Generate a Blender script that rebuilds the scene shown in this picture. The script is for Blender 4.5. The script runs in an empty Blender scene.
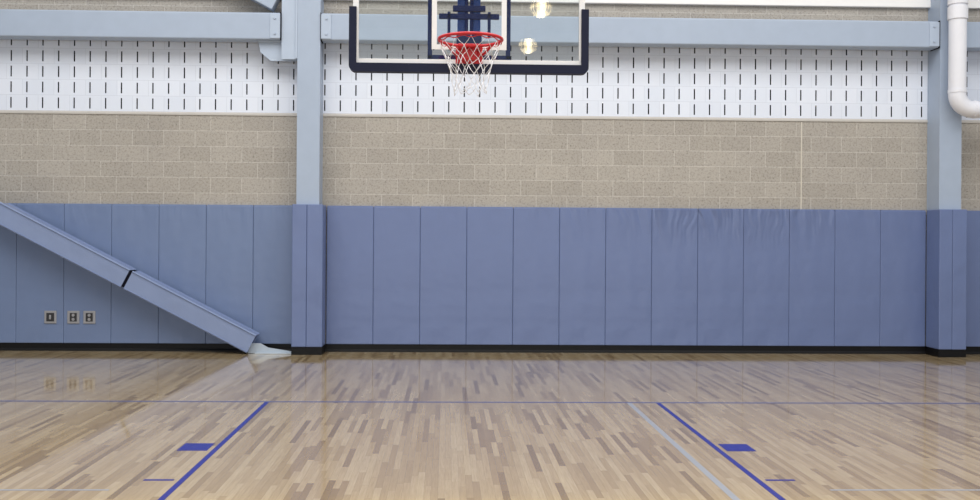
import bpy, bmesh, math, random
from mathutils import Vector, Matrix
random.seed(4)
S=bpy.context.scene
try:
    S.view_settings.view_transform='Standard'
    S.view_settings.look='None'
except Exception: pass
C=S.collection
def lin(c):
    return tuple(((v/255)/12.92 if v/255<=.04045 else ((v/255+.055)/1.055)**2.4) for v in c)+(1,)

# ---------------- materials ----------------
class NT:
    def __init__(s,name):
        s.m=bpy.data.materials.new(name); s.m.use_nodes=True
        s.t=s.m.node_tree; s.t.nodes.clear()
        s.out=s.n('ShaderNodeOutputMaterial')
    def n(s,t,**k):
        x=s.t.nodes.new(t)
        for a,b in k.items(): setattr(x,a,b)
        return x
    def l(s,a,b): s.t.links.new(a,b)
    def setin(s,sock,v):
        if isinstance(v,bpy.types.NodeSocket): s.l(v,sock)
        else: sock.default_value=v
    def math(s,op,a,b=None,c=None):
        x=s.n('ShaderNodeMath',operation=op); s.setin(x.inputs[0],a)
        if b is not None: s.setin(x.inputs[1],b)
        if c is not None: s.setin(x.inputs[2],c)
        return x.outputs[0]
    def mix(s,f,a,b,mode='MIX'):
        x=s.n('ShaderNodeMix',data_type='RGBA',blend_type=mode)
        s.setin(x.inputs[0],f); s.setin(x.inputs[6],a); s.setin(x.inputs[7],b)
        return x.outputs[2]
    def coord(s,which='Object'):
        return s.n('ShaderNodeTexCoord').outputs[which]
    def sep(s,v):
        x=s.n('ShaderNodeSeparateXYZ'); s.l(v,x.inputs[0]); return x.outputs
    def comb(s,a,b,c):
        x=s.n('ShaderNodeCombineXYZ')
        for i,v in enumerate((a,b,c)): s.setin(x.inputs[i],v)
        return x.outputs[0]
    def noise(s,vec,scale,detail=3,rough=.5):
        x=s.n('ShaderNodeTexNoise'); s.l(vec,x.inputs['Vector'])
        x.inputs['Scale'].default_value=scale; x.inputs['Detail'].default_value=detail; x.inputs['Roughness'].default_value=rough
        return x.outputs[0]
    def ramp(s,f,stops):
        x=s.n('ShaderNodeValToRGB'); s.l(f,x.inputs[0]); cr=x.color_ramp
        while len(cr.elements)<len(stops): cr.elements.new(.5)
        for e,(p,c) in zip(cr.elements,stops): e.position=p; e.color=c
        return x.outputs[0]
    def bsdf(s,color,rough=.5,metal=0,bump=None,bs=.2,bd=.01,spec=.5,coat=0,coatr=.1):
        b=s.n('ShaderNodeBsdfPrincipled')
        s.setin(b.inputs['Base Color'],color); s.setin(b.inputs['Roughness'],rough); b.inputs['Metallic'].default_value=metal
        b.inputs['Specular IOR Level'].default_value=spec
        b.inputs['Coat Weight'].default_value=coat; b.inputs['Coat Roughness'].default_value=coatr
        if bump is not None:
            x=s.n('ShaderNodeBump'); x.inputs['Strength'].default_value=bs; x.inputs['Distance'].default_value=bd
            s.l(bump,x.inputs['Height']); s.l(x.outputs[0],b.inputs['Normal'])
        s.l(b.outputs[0],s.out.inputs[0]); return b

def m_paint(name,rgb,rough=.45,var=.06,metal=0,scale=6,spec=.5):
    t=NT(name); c=t.coord(); n=t.noise(c,scale,4)
    a=lin(rgb); d=tuple(v*(1-var*2) for v in a[:3])+(1,)
    col=t.mix(n,d,tuple(min(1,v*(1+var)) for v in a[:3])+(1,))
    t.bsdf(col,rough,metal,t.noise(c,80,2),.05,.002,spec=spec); return t.m

def m_floor():
    t=NT('maple_floor'); x,y,z=t.sep(t.coord())
    W=.042
    rx=t.math('DIVIDE',x,W); row=t.math('FLOOR',rx); fx=t.math('FRACT',rx)
    wn=t.n('ShaderNodeTexWhiteNoise',noise_dimensions='1D'); t.l(row,wn.inputs['W'])
    ln=t.math('MULTIPLY_ADD',wn.outputs['Value'],.5,.45)
    yy=t.math('ADD',t.math('DIVIDE',y,ln),t.math('MULTIPLY',wn.outputs['Value'],37.7))
    cell=t.math('FLOOR',yy); fy=t.math('FRACT',yy)
    w2=t.n('ShaderNodeTexWhiteNoise',noise_dimensions='2D'); t.l(t.comb(row,cell,0),w2.inputs['Vector'])
    base=t.ramp(w2.outputs['Value'],[(0,lin((136,114,82))),(.06,lin((155,132,98))),(.2,lin((177,155,118))),(.55,lin((190,169,132))),(1,lin((204,185,149)))])
    gv=t.comb(t.math('MULTIPLY_ADD',row,3.1,t.math('MULTIPLY',x,70)),t.math('MULTIPLY',y,3.5),cell)
    g=t.noise(gv,1.4,6,.65)
    g=t.math('MULTIPLY',t.math('SUBTRACT',g,.25),1.1)
    base=t.mix(g,base,lin((147,124,90)),'MIX')
    e1=t.math('LESS_THAN',t.math('ABSOLUTE',t.math('SUBTRACT',fx,.5)),.48)
    e2=t.math('LESS_THAN',t.math('ABSOLUTE',t.math('SUBTRACT',fy,.5)),.497)
    e=t.math('MULTIPLY',e1,e2)
    col=t.mix(t.math('MULTIPLY_ADD',e,-.3,.3),base,lin((90,76,56)))
    big=t.noise(t.coord(),.7,2)
    rough=t.math('MULTIPLY_ADD',big,.06,.08)
    bump=t.noise(t.comb(t.math('MULTIPLY',x,23.8),t.math('MULTIPLY',y,1.5),0),1,2)
    t.bsdf(col,rough,0,bump,.13,.002,spec=.5,coat=.55,coatr=.05)
    return t.m

def m_block():
    t=NT('ground_face_block'); co=t.coord(); x,y,z=t.sep(co)
    v=t.comb(x,t.math('SUBTRACT',z,3.08-.2032*20),0)
    b=t.n('ShaderNodeTexBrick'); t.l(v,b.inputs['Vector'])
    b.offset=.5; b.offset_frequency=2; b.squash=1
    b.inputs['Scale'].default_value=1; b.inputs['Mortar Size'].default_value=.005; b.inputs['Mortar Smooth'].default_value=.3
    b.inputs['Brick Width'].default_value=.4064; b.inputs['Row Height'].default_value=.2032; b.inputs['Bias'].default_value=0
    b.inputs['Color1'].default_value=lin((170,165,157)); b.inputs['Color2'].default_value=lin((179,174,166)); b.inputs['Mortar'].default_value=lin((198,194,187))
    n=t.noise(co,38,5,.85); n2=t.noise(co,1.1,3)
    sp=t.ramp(n,[(.34,(.38,.37,.36,1)),(.45,(.85,.85,.85,1)),(.54,(1,1,1,1)),(.68,(1.0,1.0,1.0,1))])
    col=t.mix(.85,b.outputs['Color'],sp,'MULTIPLY')
    col=t.mix(.6,col,t.ramp(n2,[(.3,(.86,.86,.88,1)),(.7,(1,1,1,1))]),'MULTIPLY')
    t.bsdf(col,.9,0,t.math('MULTIPLY_ADD',b.outputs['Fac'],-1.0,t.math('MULTIPLY',n,.4)),.4,.004,spec=.2); return t.m

def m_acoustic():
    t=NT('white_acoustic_block'); co=t.coord(); x,y,z=t.sep(co)
    v=t.comb(x,t.math('SUBTRACT',z,3.12-.2032*20),0)
    b=t.n('ShaderNodeTexBrick'); t.l(v,b.inputs['Vector']); b.offset=.5
    b.inputs['Scale'].default_value=1; b.inputs['Mortar Size'].default_value=.0032; b.inputs['Mortar Smooth'].default_value=.5
    b.inputs['Brick Width'].default_value=.4064; b.inputs['Row Height'].default_value=.2032
    b.inputs['Color1'].default_value=lin((221,228,241)); b.inputs['Color2'].default_value=lin((215,223,237)); b.inputs['Mortar'].default_value=lin((200,207,221))
    t.bsdf(b.outputs['Color'],.6,0,t.noise(co,60,3),.15,.003); return t.m

def m_pad(name,rgb):
    t=NT(name); co=t.coord(); x,y,z=t.sep(co)
    at=t.n('ShaderNodeAttribute',attribute_type='OBJECT',attribute_name='crease').outputs['Fac']
    oi=t.n('ShaderNodeObjectInfo').outputs['Random']
    w=t.noise(co,420,2)
    # puckers fanning down from the stitched top edge
    tilt=t.math('MULTIPLY',t.math('SUBTRACT',oi,.5),t.math('MULTIPLY',z,3.0))
    wob=t.noise(t.comb(t.math('ADD',x,t.math('MULTIPLY',oi,31)),0,z),2.0,1)
    pv=t.comb(t.math('MULTIPLY_ADD',wob,1.6,t.math('ADD',t.math('ADD',t.math('MULTIPLY',x,6.5),tilt),t.math('MULTIPLY',oi,50))),0,t.math('MULTIPLY',z,1.1))
    pk=t.noise(pv,1.5,1,.4)
    mask=t.math('POWER',t.math('MAXIMUM',t.math('MULTIPLY',t.math('SUBTRACT',z,1.3),1.67),0),1.8)
    mask=t.math('MULTIPLY',mask,t.math('MULTIPLY_ADD',at,1.15,.06))
    lowm=t.math('MULTIPLY',t.math('MAXIMUM',t.math('SUBTRACT',.3,z),0),.5)
    h=t.math('ADD',t.math('MULTIPLY',pk,t.math('ADD',mask,lowm)),t.math('MULTIPLY',w,.008))
    h=t.math('ADD',h,t.math('MULTIPLY',t.noise(co,2.0,2),.45))
    a=lin(rgb)
    n2=t.noise(co,2.2,3)
    col=t.mix(n2,tuple(v*.92 for v in a[:3])+(1,),tuple(v*1.06 for v in a[:3])+(1,))
    col=t.mix(t.math('MULTIPLY',w,.25),col,tuple(v*.7 for v in a[:3])+(1,))
    t.bsdf(col,.34,0,h,.9,.07,spec=.5); return t.m

def m_emit(name,rgb,st):
    # prismatic ribbed refractor: vertical ribs round the dome, bright core
    t=NT(name); e=t.n('ShaderNodeEmission')
    x,y,z=t.sep(t.coord('Generated'))
    e.inputs[0].default_value=lin(rgb)
    ang=t.math('ARCTAN2',t.math('SUBTRACT',y,.5),t.math('SUBTRACT',x,.5))
    w=t.math('MULTIPLY_ADD',t.math('SINE',t.math('MULTIPLY',ang,16)),.3,.45)
    band=t.math('MULTIPLY_ADD',t.math('SINE',t.math('MULTIPLY',z,13)),.25,.0)
    ax=t.math('ABSOLUTE',t.math('SUBTRACT',x,.5))
    core=t.math('MULTIPLY',t.math('MAXIMUM',t.math('SUBTRACT',1.0,t.math('MULTIPLY',ax,4)),0),2.2)
    t.l(t.math('MULTIPLY',t.math('ADD',t.math('ADD',w,band),core),st),e.inputs[1])
    t.l(e.outputs[0],t.out.inputs[0]); return t.m
def m_glass():
    t=NT('clear_glass'); tr=t.n('ShaderNodeBsdfTransparent'); tr.inputs[0].default_value=(.95,.97,.97,1)
    g=t.n('ShaderNodeBsdfGlossy'); g.inputs['Roughness'].default_value=.01
    f=t.n('ShaderNodeFresnel'); f.inputs[0].default_value=1.5
    m=t.n('ShaderNodeMixShader'); t.l(f.outputs[0],m.inputs[0]); t.l(tr.outputs[0],m.inputs[1]); t.l(g.outputs[0],m.inputs[2])
    t.l(m.outputs[0],t.out.inputs[0]); return t.m

M_floor=m_floor(); M_block=m_block(); M_ac=m_acoustic()
M_dark=m_paint('slot_shadow',(34,40,54),.9)
M_padR=m_pad('vinyl_pad_blue',(105,121,163)); M_padL=m_pad('vinyl_pad_grey_blue',(111,129,165)); M_padB=m_pad('vinyl_brace_blue',(132,148,184))
M_steel=m_paint('painted_steel_blue',(163,177,197),.4,.04)
M_steel2=m_paint('painted_plate_blue',(173,187,206),.4,.04)
M_foot=m_paint('painted_foot_plate',(182,194,206),.35,.05)
M_base=m_paint('black_vinyl_base',(9,9,12),.5,spec=.25)
M_seam=m_paint('dark_seam',(16,18,30),.8,spec=.1)
M_sill=m_paint('pale_sill',(190,187,182),.8)
M_white=m_paint('white_paint',(240,240,240),.35,.02)
M_pipe=m_paint('white_pipe',(226,228,236),.3,.02)
M_navy=m_paint('navy_padding',(16,22,50),.5,spec=.3)
M_navy2=m_paint('navy_steel',(18,50,128),.35,spec=.3)
M_blue=m_paint('blue_steel',(28,90,186),.35)
M_rim=m_paint('red_rim',(200,34,44),.35,.03)
M_net=m_paint('white_net',(232,232,236),.8,.02)
M_line=m_paint('blue_court_paint',(26,34,138),.25,.04)
M_line2=m_paint('slate_court_paint',(94,98,138),.25,.04)
M_gray=m_paint('grey_court_paint',(156,160,168),.25,.04)
M_metal=m_paint('brushed_plate',(164,164,168),.35,.06,.5)
M_plug=m_paint('dark_socket',(44,44,48),.5)
M_ceil=m_paint('white_ceiling',(225,225,228),.8)
M_glass=m_glass(); M_lamp=m_emit('lamp_glow',(255,232,184),13); M_lampb=m_paint('lamp_housing',(190,186,178),.4)
M_joint=m_paint('joint_sealant',(206,201,190),.8)

# ---------------- mesh helpers ----------------
def mk(name,bm,mats,smooth=False,parent=None,loc=None):
    me=bpy.data.meshes.new(name); bmesh.ops.recalc_face_normals(bm,faces=bm.faces[:]); bm.to_mesh(me); bm.free()
    if not isinstance(mats,(list,tuple)): mats=[mats]
    for m in mats: me.materials.append(m)
    if smooth:
        for p in me.polygons: p.use_smooth=True
    o=bpy.data.objects.new(name,me); C.objects.link(o)
    if loc: o.location=loc
    if parent: o.parent=parent
    return o
def join(bm,t,mi=0,M=None):
    mp={}
    for v in t.verts: mp[v]=bm.verts.new(M@v.co if M else v.co)
    for f in t.faces:
        try: g=bm.faces.new([mp[v] for v in f.verts]); g.material_index=mi
        except ValueError: pass
    t.free()
def box(bm,a,b,bev=0,seg=2,mi=0):
    t=bmesh.new(); bmesh.ops.create_cube(t,size=1)
    for v in t.verts: v.co=Vector([(a[i]+b[i])/2+v.co[i]*(b[i]-a[i]) for i in range(3)])
    if bev: bmesh.ops.bevel(t,geom=t.edges[:],offset=bev,segments=seg,profile=.5,affect='EDGES')
    join(bm,t,mi)
def cyl(bm,p0,p1,r,seg=24,mi=0,r2=None):
    p0,p1=Vector(p0),Vector(p1); d=p1-p0
    t=bmesh.new(); bmesh.ops.create_cone(t,cap_ends=True,segments=seg,radius1=r,radius2=r if r2 is None else r2,depth=d.length)
    M=Matrix.Translation((p0+p1)/2)@d.to_track_quat('Z','Y').to_matrix().to_4x4()
    join(bm,t,mi,M)
def tube(bm,pts,r,seg=8,closed=False,mi=0):
    pts=[Vector(p) for p in pts]; n=len(pts); rings=[]
    up=Vector((0,0,1))
    for i,p in enumerate(pts):
        if closed: d=pts[(i+1)%n]-pts[i-1]
        else: d=pts[min(i+1,n-1)]-pts[max(i-1,0)]
        d.normalize()
        a=d.cross(up)
        if a.length<.2: a=d.cross(Vector((0,1,0)))
        a.normalize(); b=a.cross(d).normalized()
        rings.append([bm.verts.new(p+a*math.cos(2*math.pi*k/seg)*r+b*math.sin(2*math.pi*k/seg)*r) for k in range(seg)])
    for i in range(n if closed else n-1):
        A=rings[i];B=rings[(i+1)%n]
        for k in range(seg):
            f=bm.faces.new((A[k],A[(k+1)%seg],B[(k+1)%seg],B[k])); f.material_index=mi
    if not closed:
        bm.faces.new(rings[0]).material_index=mi; bm.faces.new(rings[-1]).material_index=mi
def prism(bm,poly,axis,a,b,mi=0):
    def P(p,t):
        return (p[0],t,p[1]) if axis=='y' else (p[0],p[1],t)
    A=[bm.verts.new(P(p,a)) for p in poly]; B=[bm.verts.new(P(p,b)) for p in poly]
    n=len(poly)
    bm.faces.new(A).material_index=mi; bm.faces.new(B[::-1]).material_index=mi
    for i in range(n): bm.faces.new((A[i],A[(i+1)%n],B[(i+1)%n],B[i])).material_index=mi
def thing(o,label,cat,group=None):
    o['label']=label; o['category']=cat
    if group: o['group']=group
def struct(o): o['kind']='structure'
def empty(name,loc):
    e=bpy.data.objects.new(name,None); e.empty_display_size=.2; e.location=loc; C.objects.link(e); return e
def attach(o,p):
    o.parent=p; o.matrix_parent_inverse=Matrix.Translation(-Vector(p.location))
def part(name,mat,parent,fn,smooth=False,label=None):
    bm=bmesh.new(); fn(bm); p=mk(name,bm,mat,smooth); attach(p,parent)
    if label: p['label']=label
    return p

# ---------------- room shell ----------------
X0,X1=-10.0,11.0; CEIL=8.6; WY=.05
bm=bmesh.new(); box(bm,(X0,-30,-.1),(X1,.3,0)); fl=mk('floor',bm,M_floor); struct(fl)
bm=bmesh.new(); box(bm,(X0,-30,CEIL),(X1,.3,CEIL+.2)); struct(mk('ceiling',bm,M_ceil))
ZA,PX,PZ=3.12,.2032,.2032; ROWS=6; ZB=ZA+ROWS*PZ
bm=bmesh.new()
box(bm,(X0,WY,0),(X1,WY+.25,ZA-.04),mi=0)
box(bm,(X0,WY,ZB),(X1,WY+.25,CEIL),mi=0)
def quad(a,b,c,d,mi): 
    bm.faces.new([bm.verts.new(v) for v in (a,b,c,d)]).material_index=mi
ncol=int((X1-X0)/PX); sw,sh=.0085,.070
for r in range(ROWS):
    z0=ZA+r*PZ; z1=z0+PZ; zc=(z0+z1)/2
    for c in range(ncol+1):
        x0=X0+c*PX; x1=min(x0+PX,X1); xc=x0+PX/2
        if x1-x0<PX*.9: quad((x0,WY,z0),(x1,WY,z0),(x1,WY,z1),(x0,WY,z1),1); continue
        a,b=xc-sw,xc+sw; u,v=zc-sh,zc+sh
        quad((x0,WY,z0),(a,WY,z0),(a,WY,z1),(x0,WY,z1),1)
        quad((b,WY,z0),(x1,WY,z0),(x1,WY,z1),(b,WY,z1),1)
        quad((a,WY,z0),(b,WY,z0),(b,WY,u),(a,WY,u),1)
        quad((a,WY,v),(b,WY,v),(b,WY,z1),(a,WY,z1),1)
        D=WY+.08
        quad((a,WY,u),(a,D,u),(a,D,v),(a,WY,v),2); quad((b,WY,u),(b,D,u),(b,D,v),(b,WY,v),2)
        quad((a,WY,u),(b,WY,u),(b,D,u),(a,D,u),2); quad((a,WY,v),(b,WY,v),(b,D,v),(a,D,v),2)
        quad((a,D,u),(b,D,u),(b,D,v),(a,D,v),2)
box(bm,(X0,WY+.1,ZA-.04),(X1,WY+.25,ZB),mi=0)
struct(mk('wall_back',bm,[M_block,M_ac,M_dark]))
bm=bmesh.new()
vs=[(WY+.1,ZA-.04),(WY-.012,ZA-.04),(WY-.012,ZA-.02),(WY+.0,ZA+.0),(WY+.1,ZA)]
A=[bm.verts.new((X0,y,z)) for y,z in vs]; B=[bm.verts.new((X1,y,z)) for y,z in vs]
bm.faces.new(A); bm.faces.new(B)
for i in range(5): bm.faces.new((A[i],A[(i+1)%5],B[(i+1)%5],B[i]))
struct(mk('trim_1',bm,M_sill))
bm=bmesh.new(); box(bm,(X0,WY-.06,4.60),(X1,WY,4.80),.008); struct(mk('trim_2',bm,M_white))
bm=bmesh.new(); box(bm,(4.535,WY-.004,1.9),(4.550,WY+.01,3.07)); struct(mk('trim_3',bm,M_joint))
bm=bmesh.new()
prof=[(WY,0),(-.012,0),(-.006,.02),(.008,.035),(.008,.1),(WY,.1)]
for a,b in ((X0,-2.1),(-1.78,6.24),(6.55,X1)):
    A=[bm.verts.new((a,y,z)) for y,z in prof]; B=[bm.verts.new((b,y,z)) for y,z in prof]; n=len(prof)
    bm.faces.new(A); bm.faces.new(B)
    for i in range(n): bm.faces.new((A[i],A[(i+1)%n],B[(i+1)%n],B[i]))
struct(mk('baseboard_back',bm,M_base))

# ---------------- wall pads ----------------
ZP0,ZP1=.100,1.898
def pad_mesh(mat,w=.61):
    bm=bmesh.new(); g=.001
    box(bm,(g,0,ZP0),(w-g,WY-.002,ZP1),.008,3)
    box(bm,(g+.004,.012,ZP1-.002),(w-g-.004,WY-.004,ZP1+.012),.003,2)
    me=bpy.data.meshes.new('wall_pad'); bmesh.ops.recalc_face_normals(bm,faces=bm.faces[:]); bm.to_mesh(me); bm.free()
    me.materials.append(mat); return me
mr,ml=pad_mesh(M_padR),pad_mesh(M_padL)
def pad(me,x,lab,grp,cr):
    o=bpy.data.objects.new('wall_pad',me); o.location=(x,0,0); C.objects.link(o); thing(o,lab,'wall pad',grp); o['crease']=float(cr)
CR=[0,0,.1,0,.15,.25,.5,1,1,1,.6,.2,.1]
for k in range(13):
    pad(mr,-1.7267+.61*k,'tall blue vinyl safety pad creased along its top edge' if CR[k]>=.5 else 'tall blue vinyl safety pad on block wall between the columns','blue wall pads between the columns',CR[k])
for k in range(-3,6):
    has=' with electrical outlets' if k==0 or k==1 else ''
    pad(ml,-5.7312+.61*k,'tall grey-blue vinyl wall pad behind the diagonal brace'+has,'grey-blue wall pads behind the diagonal brace',.1)
for k in range(3): pad(mr,6.58+.61*k,'tall blue vinyl safety pad beside the drain pipe column','blue wall pads beside the pipe column',.1)

# ---------------- columns with padding ----------------
def column(cx,lab,padlab,mat,HL,HR):
    yf=-.27; hw=.145
    bm=bmesh.new()
    ft=.018
    poly=[(-hw,yf),(hw,yf),(hw,yf+ft),(.008,yf+ft),(.008,WY-.002-ft),(hw,WY-.002-ft),(hw,WY-.002),(-hw,WY-.002),(-hw,WY-.002-ft),(-.008,WY-.002-ft),(-.008,yf+ft),(-hw,yf+ft)]
    prism(bm,[(cx+x,y) for x,y in poly],'z',.0,CEIL-.002)
    box(bm,(cx-hw+.004,yf+ft,0),(cx-hw+.012,WY-.022,CEIL-.002)); box(bm,(cx+hw-.012,yf+ft,0),(cx+hw-.004,WY-.022,CEIL-.002))
    o=mk('steel_column',bm,M_steel); thing(o,lab,'column','boxed steel wall columns')
    e=empty('column_pad',(cx,-.3,ZP0)); thing(e,padlab,'column pad','padded column wraps')
    yF=-.345; yI=-.275
    for s,HW in ((-1,HL),(1,HR)):
        bm=bmesh.new()
        L=[(.001*s,yF),(s*HW,yF),(s*HW,-.003),(s*.152,-.003),(s*.152,yI),(.001*s,yI)]
        prism(bm,[(cx+x,y) for x,y in L],'z',ZP0,ZP1+.015)
        bmesh.ops.recalc_face_normals(bm,faces=bm.faces[:])
        bmesh.ops.bevel(bm,geom=bm.edges[:],offset=.009,segments=3,profile=.5,affect='EDGES')
        p=mk('padded_wrap',bm,mat); attach(p,e)
    bm=bmesh.new()
    prism(bm,[(cx-HL,-.01),(cx-HL,-.34),(cx+HR,-.34),(cx+HR,-.01),(cx+.152,-.01),(cx+.152,-.275),(cx-.152,-.275),(cx-.152,-.01)],'z',0,.097)
    p=mk('column_base_trim',bm,M_base); attach(p,e); p['label']='black rubber base strip'
column(-1.937,'pale blue painted steel column beside the beam gusset','blue vinyl padding around column at foot of brace',M_padR,.186,.203)
column(6.378,'pale blue painted steel column behind white drain pipe','blue vinyl padding around column below drain pipe',M_padR,.173,.186)

# ---------------- horizontal beams ----------------
def beam(a,b,lab,ends):
    e=empty('wall_beam',((a+b)/2,-.1,4.015)); thing(e,lab,'beam','horizontal steel wall beams')
    bm=bmesh.new(); box(bm,(a,-.272,4.015),(b,-.05,4.36),.018,3); p=mk('beam_body',bm,M_steel,False); attach(p,e)
    for x,sg in ends:
        bm=bmesh.new(); 
        box(bm,(min(x,x+sg*.13),-.284,4.03),(max(x,x+sg*.13),-.27,4.345),.003)
        for zz in (4.09,4.285):
            cyl(bm,(x+sg*.07,-.283,zz),(x+sg*.07,-.30,zz),.014,6)
        p=mk('end_plate',bm,M_steel2); attach(p,e)
        bm=bmesh.new(); box(bm,(min(x,x-sg*.006),-.288,4.01),(max(x,x-sg*.006),-.05,4.365)); p=mk('end_gap_plate',bm,M_seam); attach(p,e)
beam(-9.9,-2.30,'pale blue rectangular steel beam above brace bay',[(-2.30,-1)])
beam(-1.784,6.218,'pale blue rectangular steel beam spanning behind backboard',[(-1.784,1),(6.218,-1)])
beam(6.54,10.9,'short pale blue steel beam passing behind drain pipe',[])

bm=bmesh.new(); prism(bm,[(-2.60,4.008),(-2.084,4.008),(-2.084,3.76),(-2.44,3.76),(-2.57,3.87)],'y',-.17,-.15)
box(bm,(-2.60,-.222,3.998),(-2.084,-.08,4.014),.003)
thing(mk('gusset_plate',bm,M_steel2),'pale blue steel gusset below beam end against column','steel bracket')
bm=bmesh.new(); prism(bm,[(-2.288,3.77),(-2.084,3.77),(-2.084,5.1),(-2.22,5.1),(-2.288,4.9)],'y',-.25,-.23)
box(bm,(-2.11,-.268,3.78),(-2.084,-.23,5.08),.003)
thing(mk('connection_plate',bm,M_steel2),'pale blue vertical steel plate between beam end and column','steel bracket')
def obox(bm,p0,p1,h,ya,yb,bev=.012,mi=0,seg=3):
    t=bmesh.new(); bmesh.ops.create_cube(t,size=1)
    p0,p1=Vector(p0),Vector(p1); L=(p1-p0).length; dd=(p1-p0).normalized(); nn=Vector((-dd.z,0,dd.x))
    if nn.z<0: nn=-nn
    c=(p0+p1)/2
    for v in t.verts:
        q=c+dd*(v.co.x*L)+nn*(v.co.z*h); v.co=Vector((q.x,(ya+yb)/2+v.co.y*(yb-ya),q.z))
    bmesh.ops.bevel(t,geom=t.edges[:],offset=bev,segments=seg,profile=.5,affect='EDGES'); join(bm,t,mi)
bm=bmesh.new(); obox(bm,(-6.9,0,6.86),(-2.37,0,4.49),.2,-.26,-.08)
thing(mk('upper_brace',bm,M_steel),'pale blue steel diagonal brace meeting the column plate','brace')

# ---------------- padded diagonal brace ----------------
e=empty('diagonal_brace',(-2.3,-.18,0)); thing(e,'diagonal steel brace wrapped in pale blue pads','brace')
lo=Vector((-2.645,0,.140)); top=Vector((-5.863,0,1.80)); dd=(top-lo).normalized()
def at(t): return lo+dd*t
tot=(top-lo).length
ts=(Vector((-4.21,0,0))-lo).x/dd.x
yA,yB=-.31,-.07
part('brace_pad',M_padB,e,lambda bm:obox(bm,at(0),at(ts-.034),.235,yA,yB,.014,0,3))
part('brace_pad',M_padB,e,lambda bm:obox(bm,at(ts+.034),at(tot-.02),.235,yA,yB,.014,0,3))
part('brace_gap',M_seam,e,lambda bm:obox(bm,at(ts-.045),at(ts+.045),.215,yA+.008,yB-.012,.004),label='dark gap between the two brace pads')
part('brace_steel',M_steel2,e,lambda bm:obox(bm,at(tot-.1),at(tot+3.5),.17,yA+.03,yB-.03,.012))
def fp(bm):
    prism(bm,[(-2.70,.004),(-2.70,.13),(-2.54,.13),(-2.44,.075),(-2.14,.028),(-2.14,.004)],'y',-.205,-.187)
    box(bm,(-2.60,-.27,.0),(-2.13,-.09,.014),.003)
part('foot_plate',M_foot,e,fp,label='pale thin steel foot plate')

# ---------------- electrical plates ----------------
def outlet(x,z,kind):
    e=empty('wall_outlet',(x,0,z)); thing(e,{'a':'metal switch plate with narrow dark slot in wall pad','b':'metal plate with double socket in wall pad'}[kind],'electrical outlet')
    part('cover_plate',M_metal,e,lambda bm:box(bm,(x-.078,-.012,z-.083),(x+.078,-.0005,z+.083),.005))
    if kind=='a':
        part('socket_face',M_plug,e,lambda bm:box(bm,(x-.05,-.015,z-.055),(x+.05,-.011,z+.055),.003))
        part('switch_lever',M_metal,e,lambda bm:box(bm,(x-.012,-.024,z-.028),(x+.012,-.013,z+.028),.003))
    else:
        part('socket_face',M_plug,e,lambda bm:box(bm,(x-.045,-.015,z-.055),(x+.045,-.011,z+.055),.003))
        for s in (-1,1):
            def sf(bm):
                cyl(bm,(x,-.010,z+s*.027),(x,-.018,z+s*.027),.019,20)
            part('socket_slot',M_metal,e,sf)
outlet(-5.285,.437,'a'); outlet(-4.99,.437,'b'); outlet(-4.785,.437,'b')

# ---------------- drain pipe ----------------
e=empty('drain_pipe',(6.36,-.46,3.1)); thing(e,'white roof drain pipe with elbow in front of column','pipe')
px,py,pr,R,zb=6.362,-.455,.107,.2,3.19
pts=[(px,py,CEIL-.002),(px,py,6),(px,py,zb+R)]
for k in range(1,13):
    a=math.pi/2*k/12; pts.append((px+R-R*math.cos(a),py,zb+R-R*math.sin(a)))
pts+=[(px+1.5,py,zb),(10.8,py,zb)]
def tube2(bm,pts,r,seg=28):
    rings=[]
    for i,p in enumerate(pts):
        p=Vector(p); d=(Vector(pts[min(i+1,len(pts)-1)])-Vector(pts[max(i-1,0)])).normalized(); a=Vector((0,1,0)); b=d.cross(a).normalized()
        rings.append([bm.verts.new(p+a*math.cos(2*math.pi*k/seg)*r+b*math.sin(2*math.pi*k/seg)*r) for k in range(seg)])
    for A,B in zip(rings,rings[1:]):
        for k in range(seg): bm.faces.new((A[k],A[(k+1)%seg],B[(k+1)%seg],B[k]))
    bm.faces.new(rings[0]); bm.faces.new(rings[-1])
part('pipe_run',M_pipe,e,lambda bm:tube2(bm,pts,pr),True)
for z0,z1 in ((4.34,4.50),(4.53,4.72)):
    part('pipe_coupling',M_pipe,e,lambda bm:cyl(bm,(px,py,z0),(px,py,z1),pr+.014,32))
part('pipe_coupling',M_pipe,e,lambda bm:cyl(bm,(px,py,zb+R+.01),(px,py,zb+R+.05),pr+.006,32))
part('pipe_coupling',M_pipe,e,lambda bm:cyl(bm,(px+R,py,zb),(px+R+.04,py,zb),pr+.006,32))
part('pipe_bracket',M_steel,e,lambda bm:box(bm,(px-.03,py+.09,4.9),(px+.03,-.272,4.96)))

# ---------------- court markings ----------------
def slab(name,a,b,mat,lab,cat='court marking',grp=None,h=.0015):
    bm=bmesh.new(); box(bm,(a[0],a[1],.0002),(b[0],b[1],h)); o=mk(name,bm,mat); thing(o,lab,cat,grp); return o
BL=-3.774
slab('court_line',(-9.9,BL-.05),(10.9,BL),M_line2,'slim slate blue baseline parallel to the padded wall',h=.001)
for s in (-1,1):
    slab('lane_line',(min(s*1.802,s*1.764),BL-5.8),(max(s*1.802,s*1.764),BL-.05),M_line,'blue painted free throw lane line','court marking','blue lane side lines')
    slab('lane_block',(min(s*1.835,s*2.045),-5.795),(max(s*1.835,s*2.045),-5.56),M_line,'solid blue painted rectangle beside lane line','court marking','blue lane blocks')
    slab('lane_mark',(min(s*1.835,s*2.02),-6.62),(max(s*1.835,s*2.02),-6.59),M_line,'short blue tick mark beside lane line','court marking','short blue lane ticks')
slab('free_throw_line',(-1.755,BL-5.8),(1.755,BL-5.75),M_line,'blue painted free throw line')
slab('side_court_line',(1.493,-11.5),(1.538,BL-.05),M_gray,'pale grey painted line inside the blue lane',h=.001)
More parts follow.
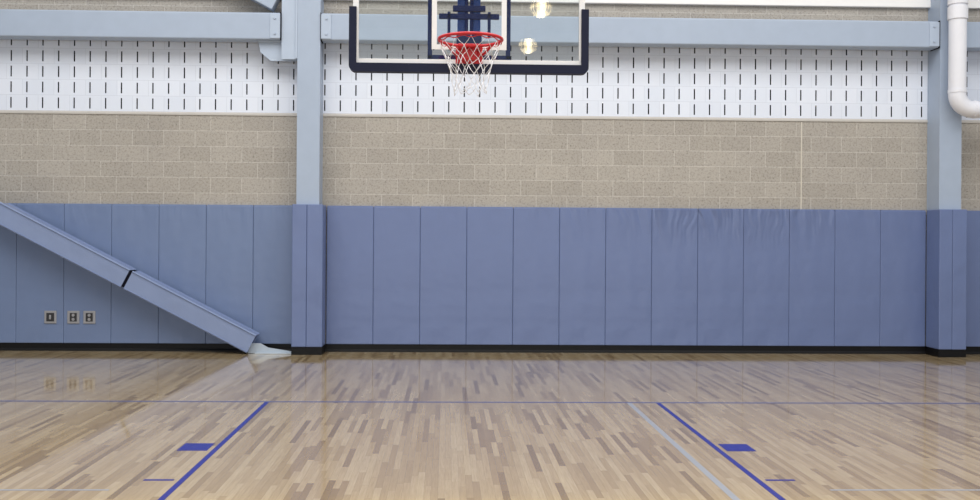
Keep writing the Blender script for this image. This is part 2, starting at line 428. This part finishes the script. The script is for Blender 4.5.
slab('cross_court_line',(-9.9,-6.85),(-2.15,-6.825),M_gray,'pale grey crossing line beyond the short tick',h=.001)
slab('cross_court_line',(2.15,-6.85),(10.9,-6.825),M_gray,'pale grey crossing line on open side of lane',h=.001)

# ---------------- basketball goal ----------------
GY=-4.994; GX=0; ZG0=2.862; ZG1=ZG0+1.067; HWG=.9144; RZ=2.985
g=empty('basketball_goal',(GX,GY,ZG0)); thing(g,'glass basketball backboard with red rim and white net','basketball hoop')
part('glass_panel',M_glass,g,lambda bm:box(bm,(-HWG+.01,GY,ZG0+.01),(HWG-.01,GY+.012,ZG1-.01)))
bm=bmesh.new(); b=.045
for a,c in (((-HWG,ZG0),(HWG,ZG0+b)),((-HWG,ZG1-b),(HWG,ZG1)),((-HWG,ZG0+b),(-HWG+b,ZG1-b)),((HWG-b,ZG0+b),(HWG,ZG1-b))):
    box(bm,(a[0],GY-.004,a[1]),(c[0],GY+.03,c[1]),.002)
p=mk('backboard_frame',bm,M_white); attach(p,g)
bm=bmesh.new(); sx=.295; z0=RZ; z1=RZ+.457; t=.04
for a,c in (((-sx,z0),(sx,z0+t)),((-sx,z1-t),(sx,z1)),((-sx,z0+t),(-sx+t,z1-t)),((sx-t,z0+t),(sx,z1-t))):
    box(bm,(a[0],GY-.003,a[1]),(c[0],GY-.0005,c[1]))
p=mk('target_square',bm,M_white); attach(p,g)
bm=bmesh.new(); si=.292; sx2=.328
for a,c in (((-sx2,ZG0+.05),(-si,ZG1-.06)),((si,ZG0+.05),(sx2,ZG1-.06))):
    box(bm,(a[0],GY+.02,a[1]),(c[0],GY+.07,c[1]),.004)
box(bm,(-sx2,GY+.07,3.44),(sx2,GY+.11,3.49),.004); box(bm,(-sx2,GY+.07,ZG1-.14),(sx2,GY+.11,ZG1-.08),.004)
box(bm,(-sx2,GY+.02,ZG0+.052),(sx2,GY+.05,ZG0+.085),.004)
p=mk('support_frame',bm,M_navy2); attach(p,g)
bm=bmesh.new(); o_=.943; i_=.885; zo=2.802; zi=ZG0+.008; zt=3.31; rc=.05
outer=[(-o_,zt)]; 
for k in range(7):
    a=math.pi+math.pi/2*k/6; outer.append((-o_+rc+rc*math.cos(a),zo+rc+rc*math.sin(a)))
for k in range(7):
    a=1.5*math.pi+math.pi/2*k/6; outer.append((o_-rc+rc*math.cos(a),zo+rc+rc*math.sin(a)))
outer.append((o_,zt)); outer+=[(i_,zt),(i_,zi),(-i_,zi),(-i_,zt)]
prism(bm,outer,'y',GY-.03,GY+.055)
bmesh.ops.recalc_face_normals(bm,faces=bm.faces[:])
p=mk('edge_padding',bm,M_navy); attach(p,g)
bm=bmesh.new()
for s in (-1,1): box(bm,(s*.062-.03,GY+.11,3.02),(s*.062+.03,GY+.17,CEIL-.002),.006)
p=mk('support_mast',bm,M_blue); attach(p,g)
bm=bmesh.new()
box(bm,(-.24,GY+.06,3.245),(.24,GY+.10,3.285),.004); box(bm,(-.13,GY+.06,3.305),(.13,GY+.10,3.35),.004)
box(bm,(-.10,GY+.02,ZG0+.06),(.10,GY+.11,3.12),.006)
for s in (-1,1):
    box(bm,(s*.16-.012,GY+.06,3.10),(s*.16+.012,GY+.09,3.30),.003)
    cyl(bm,(s*.02,GY+.10,3.1),(s*.02,GY+.10,3.6),.014,12)
p=mk('mast_bracket',bm,M_navy2); attach(p,g)
RR=.2375; RCY=GY-.385
rim=empty('rim',(0,RCY,RZ)); attach(rim,g)
bm=bmesh.new()
tube(bm,[(RR*math.cos(2*math.pi*k/48),RCY+RR*math.sin(2*math.pi*k/48),RZ) for k in range(48)],.0115,10,True)
tube(bm,[((RR-.004)*math.cos(2*math.pi*k/96),RCY+(RR-.004)*math.sin(2*math.pi*k/96),RZ-.020-.007*math.cos(k*math.pi/4)) for k in range(96)],.004,6,True)
p=mk('rim_ring',bm,M_rim,True); attach(p,rim)
bm=bmesh.new()
box(bm,(-.105,GY-.022,RZ-.125),(.105,GY-.004,RZ+.022),.004)
box(bm,(-.09,GY-.19,RZ-.012),(.09,GY-.02,RZ+.012),.006)
box(bm,(-.055,GY-.13,RZ-.10),(.055,GY-.02,RZ-.012),.01)
for s in (-1,1): tube(bm,[(s*.085,GY-.02,RZ-.06),(s*.12,GY-.10,RZ-.045),(s*.165,GY-.215,RZ-.012)],.010,8)
p=mk('rim_bracket',bm,M_rim); attach(p,rim)
bm=bmesh.new(); N=12; prof=[(0,.232,-.012),(1,.212,-.09),(2,.178,-.165),(3,.148,-.24),(4,.125,-.31),(5,.118,-.36),(6,.128,-.395)]
def npnt(lv,k):
    k%=N
    _,r,dz=prof[lv]; off=.5 if lv%2 else 0
    a=2*math.pi*(k+off)/N+(.05*math.sin(k*1.7+lv*1.3) if lv else 0)
    j=.010*math.sin(k*3.1+lv*2) if lv else 0
    return Vector(((r+j)*math.cos(a),RCY+(r+j)*math.sin(a),RZ+dz+(.014*math.sin(k*2.3+lv) if lv else 0)))
for lv in range(6):
    for k in range(N):
        p0=npnt(lv,k)
        for q in ((npnt(lv+1,k),npnt(lv+1,k-1)) if lv%2==0 else (npnt(lv+1,k),npnt(lv+1,k+1))):
            m=(p0+q)/2+Vector((0,0,-.005)); tube(bm,[p0,m,q],.0022,5)
for lv in range(1,7):
    for k in range(N):
        t_=bmesh.new(); bmesh.ops.create_icosphere(t_,subdivisions=1,radius=.0046); join(bm,t_,0,Matrix.Translation(npnt(lv,k)))
p=mk('net',bm,M_net,True); attach(p,g)

# ---------------- high bay lamps ----------------
def lamp(x,y,z):
    e=empty('high_bay_lamp',(x,y,z)); thing(e,'round warm high bay lamp hanging from ceiling','ceiling lamp','high bay ceiling lamps')
    def lens(bm):
        rp=[(.06,-.215),(.14,-.195),(.21,-.15),(.26,-.08),(.285,.0),(.285,.06),(.27,.12),(.22,.19)]
        seg=36; rings=[[bm.verts.new((x+r*math.cos(2*math.pi*k/seg),y+r*math.sin(2*math.pi*k/seg),z+h)) for k in range(seg)] for r,h in rp]
        for A,B in zip(rings,rings[1:]):
            for k in range(seg): bm.faces.new((A[k],A[(k+1)%seg],B[(k+1)%seg],B[k]))
        bm.faces.new(rings[0]); bm.faces.new(rings[-1])
    part('lamp_lens',M_lamp,e,lens,True)
    def hs(bm):
        cyl(bm,(x,y,z+.19),(x,y,z+.36),.22,32,0,.12); cyl(bm,(x,y,z+.36),(x,y,z+.6),.1,24)
        cyl(bm,(x,y,z+.6),(x,y,CEIL-.001),.012,8); cyl(bm,(x,y,CEIL-.03),(x,y,CEIL-.001),.06,16)
    part('lamp_housing',M_lampb,e,hs)
lamp(2.28,-22.4,7.5); lamp(2.36,-27.3,7.5)

# ---------------- lights ----------------
def area(name,loc,rot,sx,sy,en,col=(1,1,1)):
    l=bpy.data.lights.new(name,'AREA'); l.shape='RECTANGLE'; l.size=sx; l.size_y=sy; l.energy=en; l.color=col
    o=bpy.data.objects.new(name,l); o.location=loc; o.rotation_euler=rot; C.objects.link(o)
area('ceiling_light',(0.5,-6.5,8.4),(0,0,0),16,7,1400,(1,.985,.96))
area('daylight',(0,-24,2.2),(math.radians(90),0,0),18,3.4,540,(.95,.97,1))
w=bpy.data.worlds.new('world'); S.world=w; w.use_nodes=True
w.node_tree.nodes['Background'].inputs[0].default_value=(.88,.93,1,1); w.node_tree.nodes['Background'].inputs[1].default_value=.5

# ---------------- camera ----------------
f,cx,cy,yaw,roll=956.225,470.53,237.65,.0262,.0070
cam=bpy.data.cameras.new('camera'); co=bpy.data.objects.new('camera',cam); C.objects.link(co)
cam.sensor_fit='HORIZONTAL'; cam.sensor_width=36; cam.lens=f*36/980
cam.shift_x=(490-cx)/980; cam.shift_y=(cy-250)/980
co.matrix_world=Matrix.Translation((-.1759,-12.533,1.504))@Matrix.Rotation(-yaw,4,'Z')@Matrix.Rotation(math.pi/2,4,'X')@Matrix.Rotation(roll,4,'Z')
cam.clip_end=200
S.camera=co
